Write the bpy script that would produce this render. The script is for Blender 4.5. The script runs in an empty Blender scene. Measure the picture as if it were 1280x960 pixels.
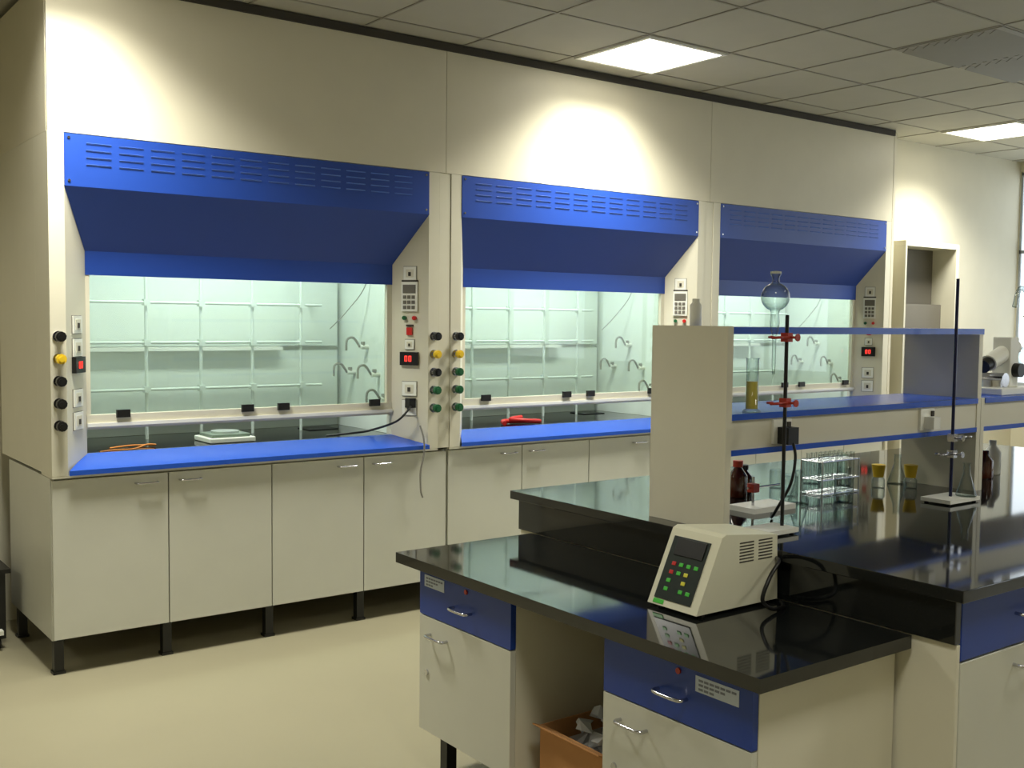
import bpy, bmesh, math, random
from mathutils import Vector, Matrix
random.seed(4)
S=bpy.context.scene
S.view_settings.view_transform='Standard'
S.view_settings.look='None'
S.view_settings.exposure=0.0

# ---------------------------------------------------------------- materials
def lin(c):
    return tuple(((v/255)/12.92 if v/255<=0.04045 else ((v/255+0.055)/1.055)**2.4) for v in c)+(1.0,)
def mat(name,col,rough=0.5,metal=0.0,spec=0.5,var=0.04,scale=6.0,bump=0.0,bscale=200,coat=0.0):
    m=bpy.data.materials.new(name); m.use_nodes=True; nt=m.node_tree; b=nt.nodes['Principled BSDF']
    c=lin(col)
    tc=nt.nodes.new('ShaderNodeTexCoord'); n=nt.nodes.new('ShaderNodeTexNoise'); n.inputs['Scale'].default_value=scale; n.inputs['Detail'].default_value=3
    nt.links.new(tc.outputs['Object'],n.inputs['Vector'])
    r=nt.nodes.new('ShaderNodeMix'); r.data_type='RGBA'
    r.inputs[6].default_value=tuple(v*(1-var) for v in c[:3])+(1,); r.inputs[7].default_value=tuple(min(1,v*(1+var)) for v in c[:3])+(1,)
    nt.links.new(n.outputs['Fac'],r.inputs[0]); nt.links.new(r.outputs[2],b.inputs['Base Color'])
    b.inputs['Roughness'].default_value=rough; b.inputs['Metallic'].default_value=metal
    b.inputs['Specular IOR Level'].default_value=spec; b.inputs['Coat Weight'].default_value=coat
    if bump:
        n2=nt.nodes.new('ShaderNodeTexNoise'); n2.inputs['Scale'].default_value=bscale
        nt.links.new(tc.outputs['Object'],n2.inputs['Vector'])
        bp=nt.nodes.new('ShaderNodeBump'); bp.inputs['Strength'].default_value=bump; bp.inputs['Distance'].default_value=0.002
        nt.links.new(n2.outputs['Fac'],bp.inputs['Height']); nt.links.new(bp.outputs['Normal'],b.inputs['Normal'])
    return m
def emis(name,col,st):
    m=bpy.data.materials.new(name); m.use_nodes=True; nt=m.node_tree; nt.nodes.clear()
    o=nt.nodes.new('ShaderNodeOutputMaterial'); e=nt.nodes.new('ShaderNodeEmission')
    e.inputs[0].default_value=lin(col); e.inputs[1].default_value=st; nt.links.new(e.outputs[0],o.inputs[0]); return m
def glass(name,tint,refl=.9,base=.04,rough=0.0,edge=None,haze=0.0):
    m=bpy.data.materials.new(name); m.use_nodes=True; nt=m.node_tree; nt.nodes.clear()
    N=nt.nodes.new; Lk=nt.links.new
    o=N('ShaderNodeOutputMaterial'); t=N('ShaderNodeBsdfTransparent'); g=N('ShaderNodeBsdfGlossy')
    t.inputs[0].default_value=lin(tint); g.inputs['Roughness'].default_value=rough
    lw=N('ShaderNodeLayerWeight'); lw.inputs[0].default_value=.5
    p=N('ShaderNodeMath'); p.operation='POWER'; p.inputs[1].default_value=4 ; Lk(lw.outputs['Facing'],p.inputs[0])
    ma=N('ShaderNodeMath'); ma.operation='MULTIPLY_ADD'; ma.inputs[1].default_value=refl; ma.inputs[2].default_value=base; Lk(p.outputs[0],ma.inputs[0])
    if edge:
        mc=N('ShaderNodeMix'); mc.data_type='RGBA'; mc.inputs[6].default_value=lin(tint); mc.inputs[7].default_value=lin(edge)
        Lk(lw.outputs['Facing'],mc.inputs[0]); Lk(mc.outputs[2],t.inputs[0])
    mx=N('ShaderNodeMixShader'); Lk(ma.outputs[0],mx.inputs[0]); Lk(t.outputs[0],mx.inputs[1]); Lk(g.outputs[0],mx.inputs[2])
    out=mx
    if haze:
        df=N('ShaderNodeBsdfDiffuse'); df.inputs[0].default_value=lin((225,238,228)); tr=N('ShaderNodeBsdfTranslucent'); tr.inputs[0].default_value=lin((225,238,228))
        a=N('ShaderNodeMixShader'); Lk(df.outputs[0],a.inputs[1]); Lk(tr.outputs[0],a.inputs[2])
        h=N('ShaderNodeMixShader'); h.inputs[0].default_value=haze; Lk(mx.outputs[0],h.inputs[1]); Lk(a.outputs[0],h.inputs[2]); out=h
    Lk(out.outputs[0],o.inputs[0]); return m
def granite(name):
    m=bpy.data.materials.new(name); m.use_nodes=True; nt=m.node_tree; b=nt.nodes['Principled BSDF']
    tc=nt.nodes.new('ShaderNodeTexCoord'); v=nt.nodes.new('ShaderNodeTexNoise'); v.inputs['Scale'].default_value=300; v.inputs['Detail'].default_value=4
    nt.links.new(tc.outputs['Object'],v.inputs['Vector'])
    r=nt.nodes.new('ShaderNodeValToRGB'); r.color_ramp.elements[0].position=.55; r.color_ramp.elements[0].color=(.006,.007,.007,1)
    r.color_ramp.elements[1].position=.85; r.color_ramp.elements[1].color=(.04,.043,.04,1)
    nt.links.new(v.outputs['Fac'],r.inputs[0]); nt.links.new(r.outputs[0],b.inputs['Base Color'])
    b.inputs['Roughness'].default_value=.06; b.inputs['Specular IOR Level'].default_value=.75
    return m

M={}
M['wall']=mat('wall_paint',(212,207,186),.7,bump=.1)
M['panel']=mat('cladding_panel',(214,208,186),.45)
M['cream']=mat('cream_powder_coat',(214,210,190),.4)
M['door']=mat('cabinet_laminate',(200,200,187),.35)
M['carcass']=mat('cabinet_carcass',(170,166,146),.5)
M['seam']=mat('dark_seam',(60,56,48),.8)
M['blue']=mat('blue_powder_coat',(30,68,158),.38)
M['blued']=mat('blue_drawer',(26,60,146),.35)
M['slot']=mat('blue_louvre',(74,110,200),.25)
M['bluelam']=mat('blue_shelf_laminate',(32,82,190),.25)
M['floor']=mat('vinyl_floor',(158,152,126),.32,var=.05,scale=2.5)
M['tile']=mat('ceiling_tile',(176,173,158),.9,bump=.3,bscale=300)
M['tbar']=mat('ceiling_tbar',(146,142,128),.6)
M['dark']=mat('black_steel',(20,20,20),.4)
M['black']=mat('black_plastic',(14,14,15),.4)
M['gran']=granite('black_granite')
M['chrome']=mat('chrome',(200,200,205),.18,metal=1)
M['steel']=mat('steel_rod',(200,208,202),.3,metal=.5)
M['lattice']=mat('lattice_rod',(216,224,216),.5)
M['white']=mat('white_plastic',(232,232,222),.4)
M['liner']=mat('hood_liner',(222,229,221),.5)
M['green']=mat('green_plastic',(20,90,50),.4)
M['yellow']=mat('yellow_plastic',(225,190,40),.4)
M['orange']=mat('orange_rubber',(215,130,45),.5)
M['red']=mat('red_plastic',(200,30,25),.4)
M['redem']=emis('red_led',(255,60,50),2.5)
M['lcd']=mat('lcd_grey',(120,135,120),.3)
M['sash']=glass('sash_glass',(246,252,247),haze=.10)
M['pane']=glass('window_pane',(250,252,252))
M['glass']=glass('lab_glass',(246,250,249),rough=.02,base=.05,edge=(150,165,165))
M['brown']=mat('amber_glass',(70,28,12),.1,coat=.5)
M['card']=mat('cardboard',(184,132,80),.8)
M['paper']=mat('crumpled_paper',(205,208,212),.8)
M['panelem']=emis('light_diffuser',(255,250,232),6)
M['tubeem']=emis('hood_tube',(235,255,242),8)
M['grey']=mat('grey_panel',(128,126,118),.5)
M['dgrey']=mat('dark_grey_panel',(104,100,90),.6)
M['vent']=mat('diffuser_grey',(132,128,114),.5)
M['clampred']=mat('red_clamp',(170,50,30),.4)
M['yliq']=mat('yellow_liquid',(222,200,90),.2)
M['dev']=mat('device_shell',(222,220,196),.4)
M['keypad']=mat('keypad_dark',(38,48,46),.3)
M['kgreen']=mat('key_green',(70,190,60),.4)
M['kyel']=mat('key_yellow',(215,210,60),.4)
M['bluerod']=mat('dark_blue_rod',(28,32,70),.35,metal=.3)
M['lab']=mat('sticker',(196,206,220),.6)
M['ink']=mat('ink',(120,125,140),.6)
M['frame']=mat('window_frame',(170,178,186),.4)

# ---------------------------------------------------------------- mesh builder
class B:
    def __init__(s): s.v=[]; s.f=[]; s.m=[]; s.mats=[]; s.sm=[]
    def mi(s,k):
        if k not in s.mats: s.mats.append(k)
        return s.mats.index(k)
    def add(s,vs,fs,k,smooth=False):
        o=len(s.v); s.v+= [tuple(v) for v in vs]; i=s.mi(k)
        for f in fs: s.f.append(tuple(o+a for a in f)); s.m.append(i); s.sm.append(smooth)
    def box(s,x0,x1,y0,y1,z0,z1,k):
        vs=[(x,y,z) for z in (z0,z1) for y in (y0,y1) for x in (x0,x1)]
        s.add(vs,[(0,2,3,1),(4,5,7,6),(0,1,5,4),(2,6,7,3),(0,4,6,2),(1,3,7,5)],k)
    def obox(s,o,u,v,n,ur,vr,nr,k):
        o=Vector(o);u=Vector(u);v=Vector(v);n=Vector(n)
        vs=[o+u*a+v*b+n*c for c in nr for b in vr for a in ur]
        s.add(vs,[(0,2,3,1),(4,5,7,6),(0,1,5,4),(2,6,7,3),(0,4,6,2),(1,3,7,5)],k)
    def prism(s,pts,z0,z1,k):
        n=len(pts); vs=[(p[0],p[1],z0) for p in pts]+[(p[0],p[1],z1) for p in pts]
        s.add(vs,[tuple(range(n))[::-1],tuple(range(n,2*n))]+[(i,(i+1)%n,n+(i+1)%n,n+i) for i in range(n)],k)
    def hexa(s,a,b,k):
        vs=list(a)+list(b); s.add(vs,[(0,3,2,1),(4,5,6,7)]+[(i,(i+1)%4,4+(i+1)%4,4+i) for i in range(4)],k)
    def cyl(s,p0,p1,r0,k,r1=None,n=16,smooth=True):
        if r1 is None: r1=r0
        p0=Vector(p0);p1=Vector(p1); d=(p1-p0).normalized(); a=d.orthogonal().normalized(); b=d.cross(a)
        vs=[]
        for p,r in((p0,r0),(p1,r1)):
            for i in range(n):
                t=2*math.pi*i/n; vs.append(p+a*math.cos(t)*r+b*math.sin(t)*r)
        s.add(vs,[(i,(i+1)%n,n+(i+1)%n,n+i) for i in range(n)],k,smooth)
        s.add(vs,[tuple(range(n))[::-1],tuple(range(n,2*n))],k)
    def tube(s,pts,r,k,n=8):
        pts=[Vector(p) for p in pts]
        q=[]
        P=[pts[0]]+pts+[pts[-1]]
        for i in range(1,len(P)-2):
            for j in range(6):
                t=j/6; a,b,c,d=P[i-1],P[i],P[i+1],P[i+2]
                q.append(.5*((2*b)+(c-a)*t+(2*a-5*b+4*c-d)*t*t+(3*b-a-3*c+d)*t**3))
        q.append(pts[-1]); vs=[];ref=None
        for i,p in enumerate(q):
            d=(q[min(i+1,len(q)-1)]-q[max(i-1,0)])
            d=d.normalized() if d.length>1e-9 else Vector((0,0,1))
            if ref is None: ref=d.orthogonal().normalized()
            a=(ref-d*ref.dot(d)); a=a.normalized() if a.length>1e-6 else d.orthogonal().normalized(); ref=a; b=d.cross(a)
            for j in range(n):
                t=2*math.pi*j/n; vs.append(p+a*math.cos(t)*r+b*math.sin(t)*r)
        fs=[(i*n+j,i*n+(j+1)%n,(i+1)*n+(j+1)%n,(i+1)*n+j) for i in range(len(q)-1) for j in range(n)]
        s.add(vs,fs,k,True)
        L=(len(q)-1)*n; s.add(vs[:n]+vs[L:],[tuple(range(n))[::-1],tuple(range(n,2*n))],k)
    def lathe(s,o,prof,k,n=20):
        o=Vector(o); vs=[];m=len(prof)
        for r,z in prof:
            for j in range(n):
                t=2*math.pi*j/n; vs.append(o+Vector((r*math.cos(t),r*math.sin(t),z)))
        s.add(vs,[(i*n+j,i*n+(j+1)%n,(i+1)*n+(j+1)%n,(i+1)*n+j) for i in range(m-1) for j in range(n)],k,True)
    def obj(s,name,bevel=0.0,parent=None):
        me=bpy.data.meshes.new(name); me.from_pydata(s.v,[],s.f)
        for k in s.mats: me.materials.append(M[k])
        for p,i,sm in zip(me.polygons,s.m,s.sm): p.material_index=i; p.use_smooth=sm
        me.update()
        o=bpy.data.objects.new(name,me); bpy.context.collection.objects.link(o)
        if parent: o.parent=parent
        if bevel:
            md=o.modifiers.new('bevel','BEVEL'); md.width=bevel; md.segments=2; md.limit_method='ANGLE'; md.angle_limit=math.radians(50)
        return o

# ---------------------------------------------------------------- layout
YF=4.788; BL0=1.222; PITCH=2.025; W=1.82; CEIL=3.01; HT=2.33
XL,XR=-3.5,9.4; YB,YN=5.85,-3.5; YR=5.0

# room shell
b=B(); b.box(XL-.1,XR+.1,YN-.1,YB+.1,-.1,0,'floor'); b.obj('floor')
b=B(); b.box(XL-.1,XR+.1,YN-.1,YB+.1,CEIL,CEIL+.1,'tile'); b.obj('ceiling')
b=B(); b.box(XL-.1,XR+.1,YB,YB+.1,0,CEIL,'wall'); b.obj('wall_back')
b=B(); b.box(7.24,XR,YR,YB,0,CEIL,'wall'); b.obj('wall_back_right')
b=B(); b.box(XL-.1,XL,YN,YB,0,CEIL,'wall'); b.obj('wall_left')
b=B(); b.box(XL-.1,XR+.1,YN-.1,YN,0,CEIL,'wall'); b.obj('wall_front')
b=B(); z0,z1=1.0,2.92; WT=.03
b.box(XR,XR+WT,YN,YR,0,z0,'wall'); b.box(XR,XR+WT,YN,YR,z1,CEIL,'wall')
wins=[(3.25,4.992),(1.3,2.95),(-.65,1.0),(-2.6,-.95)]
ed=[YR]+[v for w in wins for v in (w[1],w[0])]+[YN]
for i in range(0,len(ed),2): b.box(XR,XR+WT,ed[i+1],ed[i],z0,z1,'wall')
b.obj('wall_right')
for i,(a,c) in enumerate(wins):
    b=B()
    for y0,y1,q0,q1 in((a,c,z0,z0+.05),(a,c,z1-.03,z1),(a,a+.03,z0,z1),(c-.018,c,z0,z1),((a+c)/2-.03,(a+c)/2+.03,z0,z1),(a,c,2.2,2.23)):
        b.box(XR+.005,XR+.025,y0,y1,q0,q1,'frame')
    b.box(XR+.014,XR+.017,a,c,z0,z1,'pane')
    b.obj('window_%d'%(i+1))
b=B(); b.box(XL,1.15,YB-.015,YB,0,.09,'carcass'); b.obj('baseboard_back')

# ceiling grid
b=B()
x=3.85-.6*12
while x<XR:
    if x>XL: b.box(x-.006,x+.006,YN,YB,CEIL-.004,CEIL,'tbar')
    x+=.6
y=4.6
while y>YN:
    b.box(XL,XR,y-.006,y+.006,CEIL-.004,CEIL,'tbar'); y-=.6
b.obj('ceiling_grid')
for (lx,ly) in [(.85,4.0),(3.85,4.0),(7.45,4.0),(.85,.4),(3.85,.4),(7.45,.4),(-2.15,4.0),(-2.15,.4),(.85,-2.6),(3.85,-2.6)]:  # panels away from the hoods are unseen, added to light the room
    b=B()
    b.box(lx+.03,lx+.57,ly+.03,ly+.57,CEIL-.012,CEIL-.008,'panelem')
    for q in((lx+.008,lx+.592,ly+.008,ly+.03),(lx+.008,lx+.592,ly+.57,ly+.592),(lx+.008,lx+.03,ly+.03,ly+.57),(lx+.57,lx+.592,ly+.03,ly+.57)):
        b.box(q[0],q[1],q[2],q[3],CEIL-.014,CEIL-.004,'white')
    o=b.obj('ceiling_light_panel')
    L=bpy.data.lights.new('lamp','AREA'); L.shape='SQUARE'; L.size=.5; L.energy=42 if ly>3 and lx>0 else 16; L.color=(1,.975,.865); L.spread=math.radians(125)
    lo=bpy.data.objects.new('lamp',L); lo.location=(lx+.3,ly+.3,CEIL-.02); bpy.context.collection.objects.link(lo); lo.parent=o
b=B()
for gx in (5.05,5.65):
    b.box(gx+.01,gx+.59,2.81,3.39,CEIL-.006,CEIL-.003,'vent')
    for i in range(9):
        yy=2.85+i*.06; b.obox((gx+.03,yy,CEIL-.006),(1,0,0),(0,.9,-.43),(0,.43,.9),(0,.54),(0,.04),(0,.003),'vent')
b.obj('ceiling_air_diffuser')

# cladding above hoods
x0=BL0-.065; x1=BL0+2*PITCH+W+.065
b=B()
seams=[x0,BL0+PITCH-.10,BL0+2*PITCH-.10,x1]
zc=HT+.001
for i in range(3):
    b.box(seams[i]+.0015,seams[i+1]-.0015,YF,YF+.02,zc,CEIL-.045,'panel')
b.box(x0+.021,x1-.021,YF+.021,YB-.003,zc,CEIL-.02,'carcass')
b.box(x0,x0+.02,YF+.0205,YB-.003,zc,CEIL-.045,'panel')
b.box(x1-.02,x1,YF+.0205,YB-.003,zc,CEIL-.045,'panel')
b.box(x0,x1,YF-.01,YF+.03,CEIL-.044,CEIL-.005,'seam')  # dark strip: shadow of the gap under the ceiling, put in as colour
b.obj('fume_hood_cladding')
b=B(); b.box(x1+.004,x1+.034,YF,YR-.002,0,CEIL-.02,'panel'); b.obj('trim_1')

SEG={'0':'abcdef','1':'bc','2':'abged','3':'abgcd','5':'afgcd','8':'abcdefg'}
def digits(b,o,u,v,n,txt,h,k):
    w=h*.5;t=h*.13
    for i,ch in enumerate(txt):
        ox=i*w*1.5
        R={'a':(ox,ox+w,h-t,h),'d':(ox,ox+w,0,t),'g':(ox,ox+w,h/2-t/2,h/2+t/2),'f':(ox,ox+t,h/2,h),'e':(ox,ox+t,0,h/2),'b':(ox+w-t,ox+w,h/2,h),'c':(ox+w-t,ox+w,0,h/2)}
        for s_ in SEG[ch]:
            r=R[s_]; b.obox(o,u,v,n,(r[0],r[1]),(r[2],r[3]),(0,.001),k)
def tap(b,x,z,col):
    y=YF
    b.cyl((x,y,z),(x,y-.006,z),.024,'chrome'); b.cyl((x,y-.006,z),(x,y-.03,z),.012,'chrome')
    b.cyl((x,y-.03,z),(x,y-.05,z),.022,col,n=10); b.cyl((x,y-.05,z),(x,y-.056,z),.012,col)
    b.cyl((x,y-.02,z),(x+.022,y-.034,z-.008),.005,'steel')
def socket(b,o,u,n,z,w=.062,h=.062,holes=True):
    Z=(0,0,1)
    b.obox(o,u,Z,n,(-w/2-.003,w/2+.003),(z-h/2-.003,z+h/2+.003),(0,.003),'grey')
    b.obox(o,u,Z,n,(-w/2,w/2),(z-h/2,z+h/2),(.003,.009),'white')
    b.obox(o,u,Z,n,(-w*.3,w*.3),(z-h*.3,z+h*.3),(.009,.011),'cream')
    b.obox(o,u,Z,n,(-w*.1,w*.1),(z-h*.2,z+h*.1),(.011,.014),'seam')

def hood(idx):
    bl=BL0+PITCH*idx; br=bl+W; xl=bl-.065; xr=br+.065; d=.165; s=.125; ys=YF+d
    b=B()
    zb=.873
    lp=[(xl,YF),(bl,YF),(bl+s,ys),(bl+s,ys+.05),(bl+s-.03,ys+.07),(xl,ys+.07)]
    b.prism(lp,zb,HT,'cream')
    rp=[(xr,YF),(xr,ys+.07),(br-s+.03,ys+.07),(br-s,ys+.05),(br-s,ys),(br,YF)]
    b.prism(rp,zb,HT,'cream')
    yb=5.75
    b.box(xl,xl+.02,ys+.071,yb,zb,HT,'cream'); b.box(xr-.02,xr,ys+.071,yb,zb,HT,'cream')
    b.box(xl+.021,xr-.021,yb-.02,yb,zb,HT,'cream'); b.box(xl+.021,xr-.021,ys+.071,yb-.021,HT-.021,HT-.001,'cream')
    b.box(xl+.021,xr-.021,ys-.02,yb-.021,.876,.93,'gran')
    il,ir=bl+.06,br-.06
    b.box(il-.01,il,ys+.072,5.70,.931,2.2,'liner'); b.box(ir,ir+.01,ys+.072,5.70,.931,2.2,'liner')
    b.box(il,ir,5.69,5.70,.931,2.2,'liner'); b.box(il,ir,ys+.05,5.689,2.2,2.21,'liner')
    for q0,q1 in((1.0,1.375),(1.40,1.78),(1.81,2.12)): b.box(il+.03,ir-.03,5.64,5.648,q0,q1,'liner')
    b.box(il+.03,ir-.4,5.58,5.64,1.378,1.397,'white')
    b.box(bl+.001,br-.001,YF-.003,YF+.02,2.107,HT-.003,'blue')
    b.hexa([(bl,YF-.003,2.107),(br,YF-.003,2.107),(br-s,ys-.003,1.845),(bl+s,ys-.003,1.845)][::-1],
           [(bl,YF+.018,2.107),(br,YF+.018,2.107),(br-s,ys+.018,1.845),(bl+s,ys+.018,1.845)][::-1],'blue')
    b.box(bl+s,br-s,ys-.003,ys+.02,1.74,1.845,'blue')
    for g in range(12):
        for r in range(4):
            cx=bl+.09+g*.138; cz=2.288-r*.03
            b.obox((cx,YF-.003,cz),(1,0,0),(0,-.5,.86),(0,-.86,-.5),(0,.105),(0,.007),(0,.002),'slot')
    for sx in (bl+.02,br-.02):
        for sz in (2.31,2.13): b.cyl((sx,YF-.003,sz),(sx,YF-.007,sz),.006,'chrome',n=10)
    prof=[(YF-.02,.874),(YF-.02,.895),(ys+.0,.942),(ys+.02,.942),(ys+.02,.874)]
    xa=[bl-.0,bl-.0,bl+s,bl+s,bl+s]; xb=[br,br,br-s,br-s,br-s]
    vs=[(xa[i],prof[i][0],prof[i][1]) for i in range(5)]+[(xb[i],prof[i][0],prof[i][1]) for i in range(5)]
    b.add(vs,[(0,1,2,3,4),(9,8,7,6,5)]+[(i,5+i,5+(i+1)%5,(i+1)%5) for i in range(5)],'bluelam')
    b.box(xl,xr,YF+.001,ys+.02,.862,.8725,'cream')
    sl,sr=bl+s,br-s
    b.box(sl,sr,ys-.004,ys+.03,1.05,1.115,'cream')
    b.box(sl,sr,ys-.012,ys-.004,1.062,1.078,'white')
    b.box(sl,sl+.018,ys,ys+.025,1.115,1.745,'cream'); b.box(sr-.03,sr,ys,ys+.025,1.115,1.745,'cream')
    b.box(sl+.018,sr-.03,ys+.021,ys+.025,1.115,1.76,'sash')
    for f in (.10,.48,.60,.93):
        hx=sl+(sr-sl)*f; b.box(hx-.03,hx+.03,ys-.02,ys-.004,1.10,1.135,'black')
    yl=5.5
    xs=[bl+.57+.287*i for i in range(4)]
    zs=[1.63,1.425,1.185]
    for q in xs: b.cyl((q,yl,.93),(q,yl,2.0),.0085,'lattice',n=8)
    for z in zs: b.cyl((bl+.2,yl-.014,z),(xs[-1]+.12,yl-.014,z),.0075,'lattice',n=8)
    for q in xs:
        for z in zs: b.box(q-.016,q+.016,yl-.026,yl+.012,z-.016,z+.016,'lattice')
    b.cyl((bl+.2,yl-.014,1.63),(bl+.2,yl-.014,.93),.0075,'lattice',n=8)
    b.cyl((xs[-1]+.12,yl-.014,1.63),(xs[-1]+.12,5.64,1.63),.0075,'lattice',n=8)
    for i,(yy,zz) in enumerate(((5.2,1.25),(5.33,1.40),(5.48,1.25),(5.1,1.12))):
        b.cyl((ir,yy,zz),(ir-.05,yy,zz),.014,'white',n=12)
        b.tube([(ir-.05,yy,zz),(ir-.09,yy,zz+.05),(ir-.13,yy,zz+.04),(ir-.135,yy,zz-.02)],.007,'grey')
        b.cyl((ir-.03,yy,zz),(ir-.03,yy,zz+.03),.012,'grey',n=10)
    b.tube([(ir-.01,5.3,1.95),(ir-.03,5.3,1.75),(ir-.12,5.35,1.6),(ir-.2,5.4,1.5)],.003,'grey')
    b.cyl((bl+.4,5.15,2.17),(br-.4,5.15,2.17),.016,'tubeem'); b.box(bl+.36,br-.36,5.12,5.18,2.187,2.199,'white')
    b.box(ir-.3,ir-.12,5.45,5.6,.93,.935,'dark')
    cols=['black','yellow','green','green','green'] if idx else ['black','yellow','black','black','black']
    zt=[1.47,1.375,1.28,1.185,1.09]
    for z,c in zip(zt,cols): tap(b,bl-.032,z,c)
    if idx<2:
        for z,c in zip(zt,['black','yellow','black','green','green']): tap(b,br+.032,z,c)
    L=math.hypot(s,d); u=(s/L,-d/L,0); n=(-d/L,-s/L,0); o=(br-s/2,YF+d/2,0); Z=(0,0,1)
    socket(b,o,u,n,1.80,.07,.07)
    b.obox(o,u,Z,n,(-.045,.045),(1.60,1.755),(0,.014),'white')
    b.obox(o,u,Z,n,(-.036,.036),(1.695,1.74),(.014,.016),'dgrey')
    for i in range(3):
        for j in range(3): b.obox(o,u,Z,n,(-.034+i*.024,-.016+i*.024),(1.612+j*.027,1.630+j*.027),(.014,.018),'dgrey')
    b.obox(o,u,Z,n,(-.045,.045),(1.755,1.765),(0,.01),'seam')
    oo=Vector(o); uu=Vector(u); nn=Vector(n)
    for du,c in((-.028,'green'),(.028,'red')):
        p=oo+uu*du+Vector((0,0,1.565)); b.cyl(p,p+nn*.02,.011,c,n=12)
    b.obox(o,u,Z,n,(-.015,.015),(1.475,1.515),(0,.015),'red')
    b.obox(o,u,Z,n,(-.02,.02),(1.52,1.53),(0,.008),'seam')
    socket(b,o,u,n,1.425,.05,.05)
    b.obox(o,u,Z,n,(-.05,.05),(1.315,1.385),(0,.02),'black')
    p=oo+uu*(-.022)+nn*.0205+Vector((0,0,1.335)); digits(b,p,u,Z,n,'00',.03,'redem')
    socket(b,o,u,n,1.19,.08,.075); socket(b,o,u,n,1.09,.08,.08)
    if idx==0:
        u=(s/L,d/L,0); n=(d/L,-s/L,0); o=(bl+s/2,YF+d/2,0)
        for z in (1.52,1.42,1.20,1.10): socket(b,o,u,n,z,.09,.075)
        b.obox(o,u,Z,n,(-.05,.05),(1.31,1.38),(0,.02),'black')
        p=Vector(o)+Vector(u)*(-.022)+Vector(n)*.0205+Vector((0,0,1.33)); digits(b,p,u,Z,n,'00',.03,'redem')
    ob=b.obj('fume_hood')
    Lt=bpy.data.lights.new('hood_lamp','AREA'); Lt.shape='RECTANGLE'; Lt.size=1.2; Lt.size_y=.12; Lt.energy=15; Lt.color=(.93,1,.92)
    lo=bpy.data.objects.new('hood_lamp',Lt); lo.location=((bl+br)/2,5.15,2.14); bpy.context.collection.objects.link(lo); lo.parent=ob
    return bl,br,xl,xr,ob
hoods=[]
for i in range(3):
    bl,br,xl,xr,ob=hood(i); hoods.append(ob)
    if i<2:
        b=B(); b.box(xr+.003,xl+PITCH-.003,YF+.004,YF+.03,.873,HT,'cream'); b.obj('filler_strip')
    b=B(); ca,cb=xl,xl+PITCH-.01
    if i==2: cb=xr
    b.box(ca+.019,cb-.019,YF+.04,5.60,.155,.857,'carcass')
    b.box(ca,ca+.018,YF+.038,5.60,.153,.860,'door'); b.box(cb-.018,cb,YF+.038,5.60,.153,.860,'door')
    w=(cb-ca)/4
    for k in range(4):
        b.box(ca+k*w+.003,ca+(k+1)*w-.003,YF+.016,YF+.036,.16,.852,'door')
        hx=ca+k*w+(w-.15 if k%2==0 else .05); z=.815
        b.tube([(hx,YF+.016,z),(hx+.004,YF-.01,z),(hx+.02,YF-.014,z),(hx+.08,YF-.014,z),(hx+.096,YF-.01,z),(hx+.1,YF+.016,z)],.0045,'chrome')
    for k in range(5):
        lx=min(max(ca+k*w,ca+.03),cb-.05)
        for yy in (YF+.05,5.5):
            b.box(lx-.02,lx+.02,yy,yy+.04,.0,.155,'dark'); b.box(lx-.026,lx+.026,yy-.006,yy+.046,0,.012,'dark')
    b.obj('fume_hood_base_cabinet')

b=B(); b.box(1.98,2.22,5.12,5.34,.931,.955,'white'); b.box(2.0,2.2,5.14,5.32,.955,.972,'lcd'); b.cyl((2.1,5.23,.972),(2.1,5.23,.982),.07,'steel',n=24); b.obj('hot_plate',.004)
b=B(); b.tube([(1.42,5.02,.938),(1.5,5.06,.938),(1.58,5.05,.938),(1.66,5.1,.95),(1.72,5.16,.938),(1.62,5.2,.938),(1.5,5.14,.938)],.004,'orange'); b.obj('rubber_tubing')
b=B(); b.tube([(3.78,5.1,.946),(3.85,5.2,.947),(3.98,5.15,.947),(4.02,5.07,.95),(3.9,5.05,.96),(3.84,5.12,.965),(3.95,5.16,.97)],.014,'red'); b.obj('red_rubber_hose')
b=B()
b.box(2.955,2.995,YF+.045,YF+.09,1.09,1.14,'black')
b.tube([(2.965,YF+.05,1.10),(2.93,YF+.02,1.08),(2.88,YF+.06,1.02),(2.80,YF+.20,.965),(2.7,YF+.22,.955),(2.6,YF+.3,.94)],.006,'dark')
b.tube([(2.99,YF-.006,1.0),(3.0,YF-.028,.93),(3.0,YF-.03,.85),(2.98,YF-.03,.76),(2.985,YF-.025,.66),(3.0,YF-.02,.62)],.005,'grey')
b.obj('plug_and_cable',parent=hoods[0])

# open cupboard on right
b=B(); cx0,cx1,cy=7.32,8.06,YF-.02; YC=YR-.004
b.box(cx1-.04,cx1,cy,YC,0,2.2,'cream'); b.box(cx0,cx1-.0401,cy,YC,2.16,2.2,'cream'); b.box(cx0,cx0+.02,cy,YC,0,2.159,'cream')
b.box(cx0+.021,cx1-.041,YC-.02,YC,0,2.159,'dgrey')
b.box(cx0+.021,cx1-.041,cy+.12,cy+.135,0,1.72,'dgrey')
b.obj('tall_open_cupboard')

b=B(); b.box(.72,1.08,5.35,5.7,.05,.36,'black'); b.box(.70,1.10,5.33,5.72,.36,.38,'dark'); b.box(.74,1.06,5.30,5.345,.08,.10,'white')
for q in (.75,1.05):
    for w_ in (5.38,5.67): b.cyl((q-.01,w_,.025),(q+.01,w_,.025),.025,'dark')
b.obj('equipment_trolley')

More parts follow.
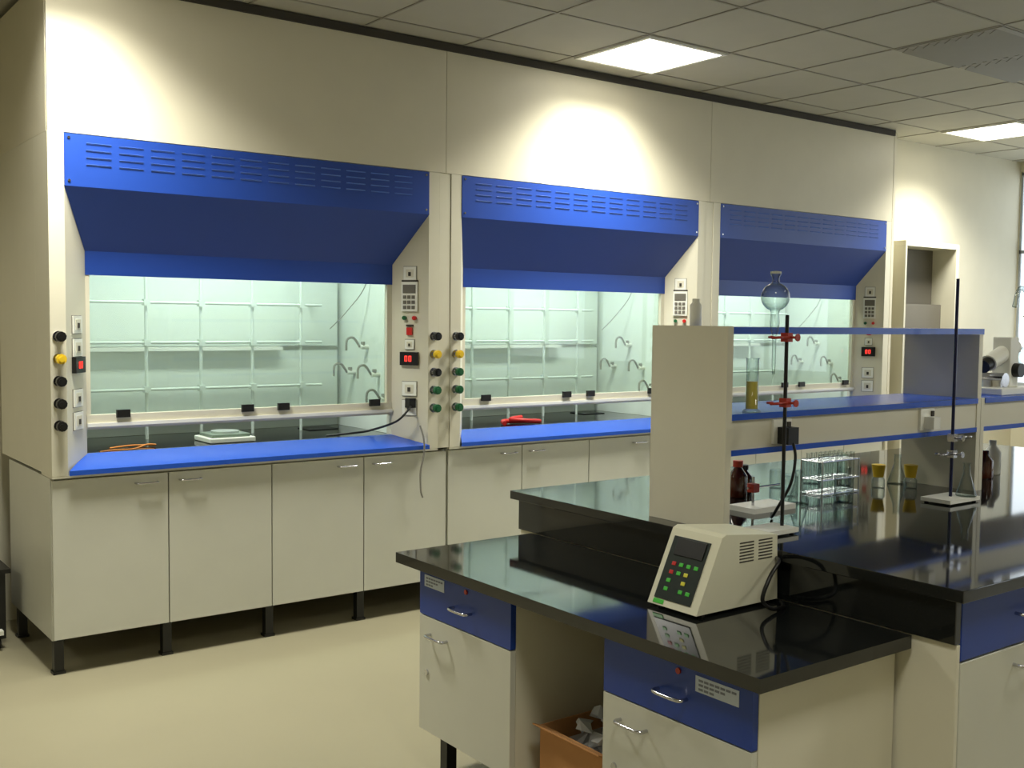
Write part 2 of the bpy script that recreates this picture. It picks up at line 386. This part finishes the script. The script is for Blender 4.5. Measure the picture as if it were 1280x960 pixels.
# ---------------------------------------------------------------- island bench
b=B()
X0,X1,Y0,Y1=2.475,5.7,1.42,3.30
b.box(X0,X1,Y0,Y1,.868,.9,'gran')
b.box(X0+.02,X0+.045,Y0+.03,Y1-.03,.752,.867,'gran')
b.box(X0+.046,X1-.03,Y0+.051,Y1-.051,.10,.867,'carcass')
b.box(X0+.03,X0+.045,Y0+.03,Y1-.03,.0,.75,'cream')
n=5; w=(X1-.03-(X0+.046))/n
for k in range(n):
    xa=X0+.046+k*w
    for (ya,yb_) in ((Y0+.03,Y0+.05),(Y1-.05,Y1-.03)):
        b.box(xa+.003,xa+w-.003,ya,yb_,.705,.86,'blued'); b.box(xa+.003,xa+w-.003,ya,yb_,.12,.70,'door')
    hx=xa+w/2-.05
    for z in (.79,.65):
        b.tube([(hx,Y0+.03,z),(hx+.004,Y0+.005,z),(hx+.05,Y0+.0,z),(hx+.096,Y0+.005,z),(hx+.1,Y0+.03,z)],.005,'chrome')
b.obj('island_bench',.002)

b=B()
dx0,dx1,dy0,dy1=1.895,2.493,1.57,3.185
b.box(dx0,dx1,dy0,dy1,.715,.75,'gran')
fx=1.93
for (a,c) in ((1.617,2.14),(2.56,3.083)):
    b.box(fx+.021,dx1,a,c,.155,.713,'cream')
    b.box(fx,fx+.02,a+.002,c-.002,.556,.711,'blued')
    b.box(fx,fx+.02,a+.002,c-.002,.155,.552,'door')
    for z,off in ((.62,0),(.495,.14)):
        hy=(a+c)/2+.05+off
        b.tube([(fx,hy,z),(fx-.025,hy-.004,z),(fx-.03,hy-.05,z),(fx-.025,hy-.096,z),(fx,hy-.1,z)],.005,'chrome')
    b.cyl((fx,(a+c)/2-.02,.685),(fx-.004,(a+c)/2-.02,.685),.008,'clampred',n=14)
    b.cyl((fx,c-.05,.36),(fx-.005,c-.05,.36),.01,'chrome',n=14)
    for xx in (fx+.05,dx1-.08):
        for yy in (a+.06,c-.1): b.box(xx,xx+.04,yy,yy+.04,0,.155,'dark'); 
b.box(dx1-.03,dx1-.01,2.141,2.559,.0,.713,'cream')
for (y0_,y1_,zt_) in ((2.93,3.05,.695),(1.66,1.80,.690)):
    b.box(fx-.0015,fx-.0001,y0_,y1_,zt_-.04,zt_,'lab')
    for j in range(3):
        for q in range(7-j*2): 
            yy=y1_-.008-(q+1)*(y1_-y0_-.016)/7; b.box(fx-.002,fx-.0016,yy,yy+(y1_-y0_)/9.5,zt_-.013-j*.011,zt_-.007-j*.011,'ink')
b.obj('lab_desk',.002)

b=B(); x0,x1,y0,y1,h=2.0,2.34,2.20,2.50,.33
for q in((x0,x1,y0,y0+.006),(x0,x1,y1-.006,y1),(x0,x0+.006,y0+.0061,y1-.0061),(x1-.006,x1,y0+.0061,y1-.0061)): b.box(q[0],q[1],q[2],q[3],.0,h,'card')
b.box(x0+.007,x1-.007,y0+.007,y1-.007,0.001,.006,'card')
b.obox((x0,y0,h),(0,1,0),(-.5,0,.2),(-.1,0,-.9),(0,.3),(0,.06),(0,.005),'card')
for i in range(38):
    c=Vector((random.uniform(x0+.05,x1-.05),random.uniform(y0+.05,y1-.05),random.uniform(.27,.35))); r=random.uniform(.025,.04)
    vs=[c+Vector((random.gauss(0,1),random.gauss(0,1),random.gauss(0,.7))).normalized()*r*random.uniform(.7,1.1) for _ in range(8)]
    bm=bmesh.new(); 
    for v_ in vs: bm.verts.new(v_)
    bmesh.ops.convex_hull(bm,input=bm.verts); bm.verts.index_update()
    b.add([v_.co.copy() for v_ in bm.verts],[[v_.index for v_ in f.verts] for f in bm.faces],'paper'); bm.free()
b.box(x0+.01,x1-.01,y0+.01,y1-.01,.2,.27,'paper')
b.obj('cardboard_box')

# ---------------------------------------------------------------- reagent shelf
b=B(); sy0,sy1=2.275,2.604
b.box(2.545,2.572,sy0-.005,sy1,.9005,1.548,'cream')
b.box(4.013,4.04,sy0,sy1,.9005,1.522,'cream')
b.box(2.5721,4.04,sy0-.004,sy1,1.523,1.545,'bluelam')
b.box(2.5721,4.0129,sy0-.004,sy1+.004,1.25,1.27,'bluelam')
b.box(2.5721,4.0129,sy0+.004,sy1-.004,1.155,1.25,'cream')
b.box(2.5721,4.0129,sy0-.002,sy1+.002,1.137,1.155,'bluelam')
Z=(0,0,1)
for xx in (2.82,3.66):
    b.obox((xx,sy0+.004,0),(1,0,0),Z,(0,-1,0),(-.045,.045),(1.165,1.245),(0,.01),'white')
    b.obox((xx,sy0+.004,0),(1,0,0),Z,(0,-1,0),(.02,.035),(1.215,1.235),(.01,.016),'seam')
sh=b.obj('reagent_shelf')
b=B()
b.box(4.068,5.572,sy0-.004,sy1+.004,1.25,1.27,'bluelam'); b.box(4.068,5.572,sy0+.004,sy1-.004,1.155,1.25,'cream'); b.box(4.068,5.572,sy0,sy1,1.137,1.155,'bluelam')
b.box(5.573,5.6,sy0,sy1,.9005,1.27,'cream'); b.box(4.043,4.067,sy0,sy1,.9005,1.27,'cream')
b.obj('low_bench_shelf')
b=B(); b.obox((2.82,sy0-.006,0),(1,0,0),Z,(0,-1,0),(-.026,.026),(1.165,1.22),(0,.045),'black')
b.tube([(2.82,sy0-.05,1.17),(2.82,sy0-.06,1.12),(2.80,sy0-.06,1.04),(2.79,sy0-.02,.96),(2.82,sy0+.03,.915),(2.88,sy0+.08,.912)],.005,'black'); b.obj('black_plug',parent=sh)
b=B(); b.obox((3.66,sy0-.006,0),(1,0,0),Z,(0,-1,0),(-.022,.022),(1.17,1.215),(0,.04),'white')
b.obj('white_plug',parent=sh)

# device on desk
b=B(); ya,yb_=1.99,2.18
pr=[(2.13,.76),(2.228,.965),(2.245,.972),(2.462,.95),(2.468,.76)]
vs=[(p[0],ya,p[1]) for p in pr]+[(p[0],yb_,p[1]) for p in pr]
b.add(vs,[(0,4,3,2,1),(5,6,7,8,9)]+[(i,(i+1)%5,5+(i+1)%5,5+i) for i in range(5)],'dev')
for q in (2.17,2.44):
    for w_ in (ya+.02,yb_-.02): b.cyl((q,w_,.75),(q,w_,.76),.01,'black')
uu=Vector((.098,0,.205)).normalized(); nn=Vector((-uu.z,0,uu.x)); o=Vector((2.13,ya,.76)); U=Vector((0,1,0))
b.obox(o,U,uu,nn,(.03,.17),(.02,.205),(0,.003),'keypad')
b.obox(o,U,uu,nn,(.04,.15),(.15,.2),(.003,.006),'black')
for r in range(4):
    for c in range(4):
        if random.random()<.75:
            k='kyel' if (r,c) in((1,1),(1,2),(2,1)) else ('red' if (r,c) in((3,3),(2,3)) else 'kgreen')
            b.obox(o,U,uu,nn,(.045+c*.028,.06+c*.028),(.045+r*.025,.056+r*.025),(.003,.005),k)
b.obox(o,U,uu,nn,(.13,.17),(.005,.018),(.0,.002),'kgreen')
for r in range(7):
    for c in range(2):
        b.box(2.30+c*.08,2.36+c*.08,ya-.001,ya+.001,.885+r*.009,.889+r*.009,'seam')
b.tube([(2.46,ya-.0,.88),(2.42,ya-.04,.88),(2.36,ya-.06,.85),(2.33,ya-.06,.79),(2.36,ya-.07,.762),(2.42,ya-.06,.757),(2.46,ya-.02,.757)],.006,'black')
b.obj('bench_controller',.004)

def stand(bx,by,z0,z1,rod,base='white',bw=.2,bd=.12,ox=0):
    b.box(bx-bw/2+ox,bx+bw/2+ox,by-bd/2,by+bd/2,z0+.006,z0+.02,base)
    for q in(-1,1):
        for w_ in (-1,1): b.cyl((bx+ox+q*(bw/2-.015),by+w_*(bd/2-.015),z0),(bx+ox+q*(bw/2-.015),by+w_*(bd/2-.015),z0+.006),.008,'black',n=8)
    b.cyl((bx,by,z0+.02),(bx,by,z1),.006,rod,n=10)
def clamp(x,y,z,tx,ty,col='chrome'):
    b.box(x-.012,x+.012,y-.014,y+.014,z-.014,z+.014,col)
    b.cyl((x,y-.012,z),(tx,ty-.012,z),.004,col,n=8)
    b.cyl((x,y-.014,z),(x,y-.04,z),.004,col,n=8); b.cyl((x,y-.04,z),(x,y-.044,z),.012,col,n=8)
    for q in(-1,1):
        b.tube([(tx-.012,ty,z+q*.002),(tx,ty+q*.02,z),(tx+.02,ty+q*.016,z)],.004,col)
b=B(); stand(3.70,2.19,.9,1.73,'bluerod'); clamp(3.70,2.19,1.14,3.78,2.19)
clamp(3.70,2.19,1.08,3.64,2.2)
b.obj('retort_stand')
b=B(); b.lathe((3.755,2.16,.921),[(0,0),(.036,0),(.038,.004),(.013,.085),(.012,.12),(.016,.124)],'glass'); b.obj('conical_flask')
b=B(); stand(2.705,2.17,.9,1.585,'black',bd=.1,bw=.14,ox=-.05); clamp(2.705,2.17,1.515,2.645,2.17,'clampred'); clamp(2.705,2.17,1.31,2.645,2.17,'clampred')
b.obj('retort_stand')
b=B(); c=1.64
prof=[(.004,1.40),(.006,1.43),(.006,1.52),(.012,1.535),(.015,1.56),(.013,1.59)]
prof+=[(.044*math.sin(t),c-.044*math.cos(t)) for t in [math.radians(a) for a in range(20,165,12)]]
prof+=[(.011,1.69),(.011,1.70),(.017,1.712),(.017,1.718),(.008,1.72)]
b.lathe((2.645,2.17,0),prof,'glass',28); b.lathe((2.645,2.17,1.712),[(.0171,0),(.0171,.006),(.001,.008)],'white'); b.obj('separating_funnel')
b=B(); cx,cy=2.70,2.30
b.lathe((cx,cy,1.271),[(0,0),(.03,0),(.03,.006),(.020,.010),(.020,.17),(.023,.175)],'glass'); b.cyl((cx,cy,1.282),(cx,cy,1.37),.019,'yliq'); b.obj('measuring_cylinder')
b=B(); b.lathe((2.60,2.46,1.546),[(0,0),(.018,0),(.019,.003),(.019,.07),(.012,.078),(.012,.09),(0,.09)],'white'); b.obj('plastic_vial')
b=B(); rx,ry=3.50,2.58
for z in (.905,.96,1.03):
    for q in(-.05,.05): b.cyl((rx-.115,ry+q,z),(rx+.115,ry+q,z),.003,'chrome',n=6)
    for q in range(9): b.cyl((rx-.115+q*.02875,ry-.05,z),(rx-.115+q*.02875,ry+.05,z),.002,'chrome',n=6)
for q in(-.115,.115):
    for w_ in(-.05,.05): b.cyl((rx+q,ry+w_,.9),(rx+q,ry+w_,1.035),.003,'chrome',n=6)
for i in range(8):
    for w_ in(-.028,.028):
        xx=rx-.1+i*.02875
        b.lathe((xx,ry+w_,.908),[(.001,0),(.006,.004),(.008,.012),(.008,.148),(.010,.15)],'glass',10)
b.obj('test_tube_rack')
for (xx,yy) in((3.76,2.54),(3.86,2.46)):
    b=B(); b.lathe((xx,yy,.9),[(0,0),(.025,0),(.026,.004),(.026,.035),(.018,.045)],'glass'); b.cyl((xx,yy,.945),(xx,yy,.995),.020,'yellow',r1=.028); b.obj('yellow_cap_jar')
for (xx,yy,h) in((3.10,2.70,.14),(3.20,2.76,.11)):
    b=B(); b.lathe((xx,yy,.9),[(0,0),(.034,0),(.036,.005),(.036,h*.6),(.016,h*.8),(.016,h*.85)],'brown'); b.cyl((xx,yy,.9+h*.83),(xx,yy,.9+h),.019,'clampred' if h>.12 else 'black'); b.obj('amber_reagent_bottle')
b=B(); b.box(2.87,3.09,2.42,2.54,.90,.918,'white'); b.cyl((2.93,2.48,.918),(2.93,2.48,1.02),.005,'chrome'); b.cyl((2.90,2.48,.98),(3.07,2.48,.98),.004,'chrome'); b.box(2.915,2.945,2.465,2.495,.965,.995,'clampred'); b.obj('burner_stand')
for (xx,yy,s_) in((3.34,2.40,1.0),(3.40,2.76,.8),(3.62,2.76,1.1),(3.28,2.60,.9),(3.70,2.66,.8)):
    b=B(); b.lathe((xx,yy,.9),[(0,0),(.033*s_,0),(.035*s_,.004),(.035*s_,.09*s_),(.038*s_,.094*s_)],'glass'); b.obj('glass_beaker')
for (xx,yy) in((3.18,2.48),(3.92,2.56)):
    b=B(); b.lathe((xx,yy,.9),[(0,0),(.038,0),(.040,.004),(.014,.085),(.013,.12),(.017,.124)],'glass'); b.obj('conical_flask')
b=B(); ax,ay,az=4.36,2.40,1.27
b.box(ax-.1,ax+.14,ay-.09,ay+.09,az,az+.03,'white'); b.box(ax+.05,ax+.12,ay-.04,ay+.04,az+.03,az+.24,'white')
b.cyl((ax-.05,ay,az+.13),(ax+.15,ay,az+.2),.035,'white',n=20); b.cyl((ax-.05,ay,az+.13),(ax-.09,ay,az+.116),.028,'black',n=20)
b.cyl((ax,ay-.05,az+.06),(ax,ay+.05,az+.06),.03,'chrome',n=20); b.cyl((ax+.09,ay-.07,az+.1),(ax+.09,ay-.04,az+.1),.03,'black',n=20)
b.cyl((ax-.03,ay,az+.06),(ax-.03,ay,az+.03),.05,'chrome',n=20)
b.obj('microscope',.004)
b=B(); stand(4.76,2.42,1.27,1.75,'steel',bd=.1); clamp(4.76,2.42,1.6,4.66,2.42)
b.tube([(4.66,2.42,1.50),(4.66,2.42,1.62),(4.64,2.42,1.70),(4.58,2.42,1.72),(4.54,2.42,1.64)],.010,'glass')
b.lathe((4.66,2.42,1.42),[(.001,-.045),(.03,-.035),(.045,0),(.03,.035),(.012,.05),(.012,.09)],'glass'); b.obj('distillation_apparatus')
for (xx,yy,h,k) in((4.28,2.5,.14,'brown'),(4.4,2.45,.12,'brown'),(4.55,2.5,.15,'white')):
    b=B(); b.lathe((xx,yy,.9),[(0,0),(.035,0),(.036,.005),(.036,h*.65),(.015,h*.85),(.015,h),(0,h)],k); b.obj('reagent_bottle')

w=bpy.data.worlds.new('world'); S.world=w; w.use_nodes=True
bg=w.node_tree.nodes['Background']; bg.inputs[0].default_value=(.88,.94,1,1); bg.inputs[1].default_value=2.5

cd=bpy.data.cameras.new('camera'); co=bpy.data.objects.new('camera',cd); bpy.context.collection.objects.link(co); S.camera=co
cd.sensor_width=36; cd.lens=36*1339.4/1280; cd.clip_start=.05
yaw,pitch,roll=math.radians(36.917),math.radians(3.417),math.radians(.614)
R=Vector((math.cos(yaw),-math.sin(yaw),0)); F0=Vector((math.sin(yaw),math.cos(yaw),0)); U0=Vector((0,0,1))
F=F0*math.cos(pitch)-U0*math.sin(pitch); U=U0*math.cos(pitch)+F0*math.sin(pitch)
c,s=math.cos(roll),math.sin(roll); rt=R*c+U*s; up=-R*s+U*c
co.matrix_world=Matrix(((rt.x,up.x,-F.x,0),(rt.y,up.y,-F.y,0),(rt.z,up.z,-F.z,1.56),(0,0,0,1)))
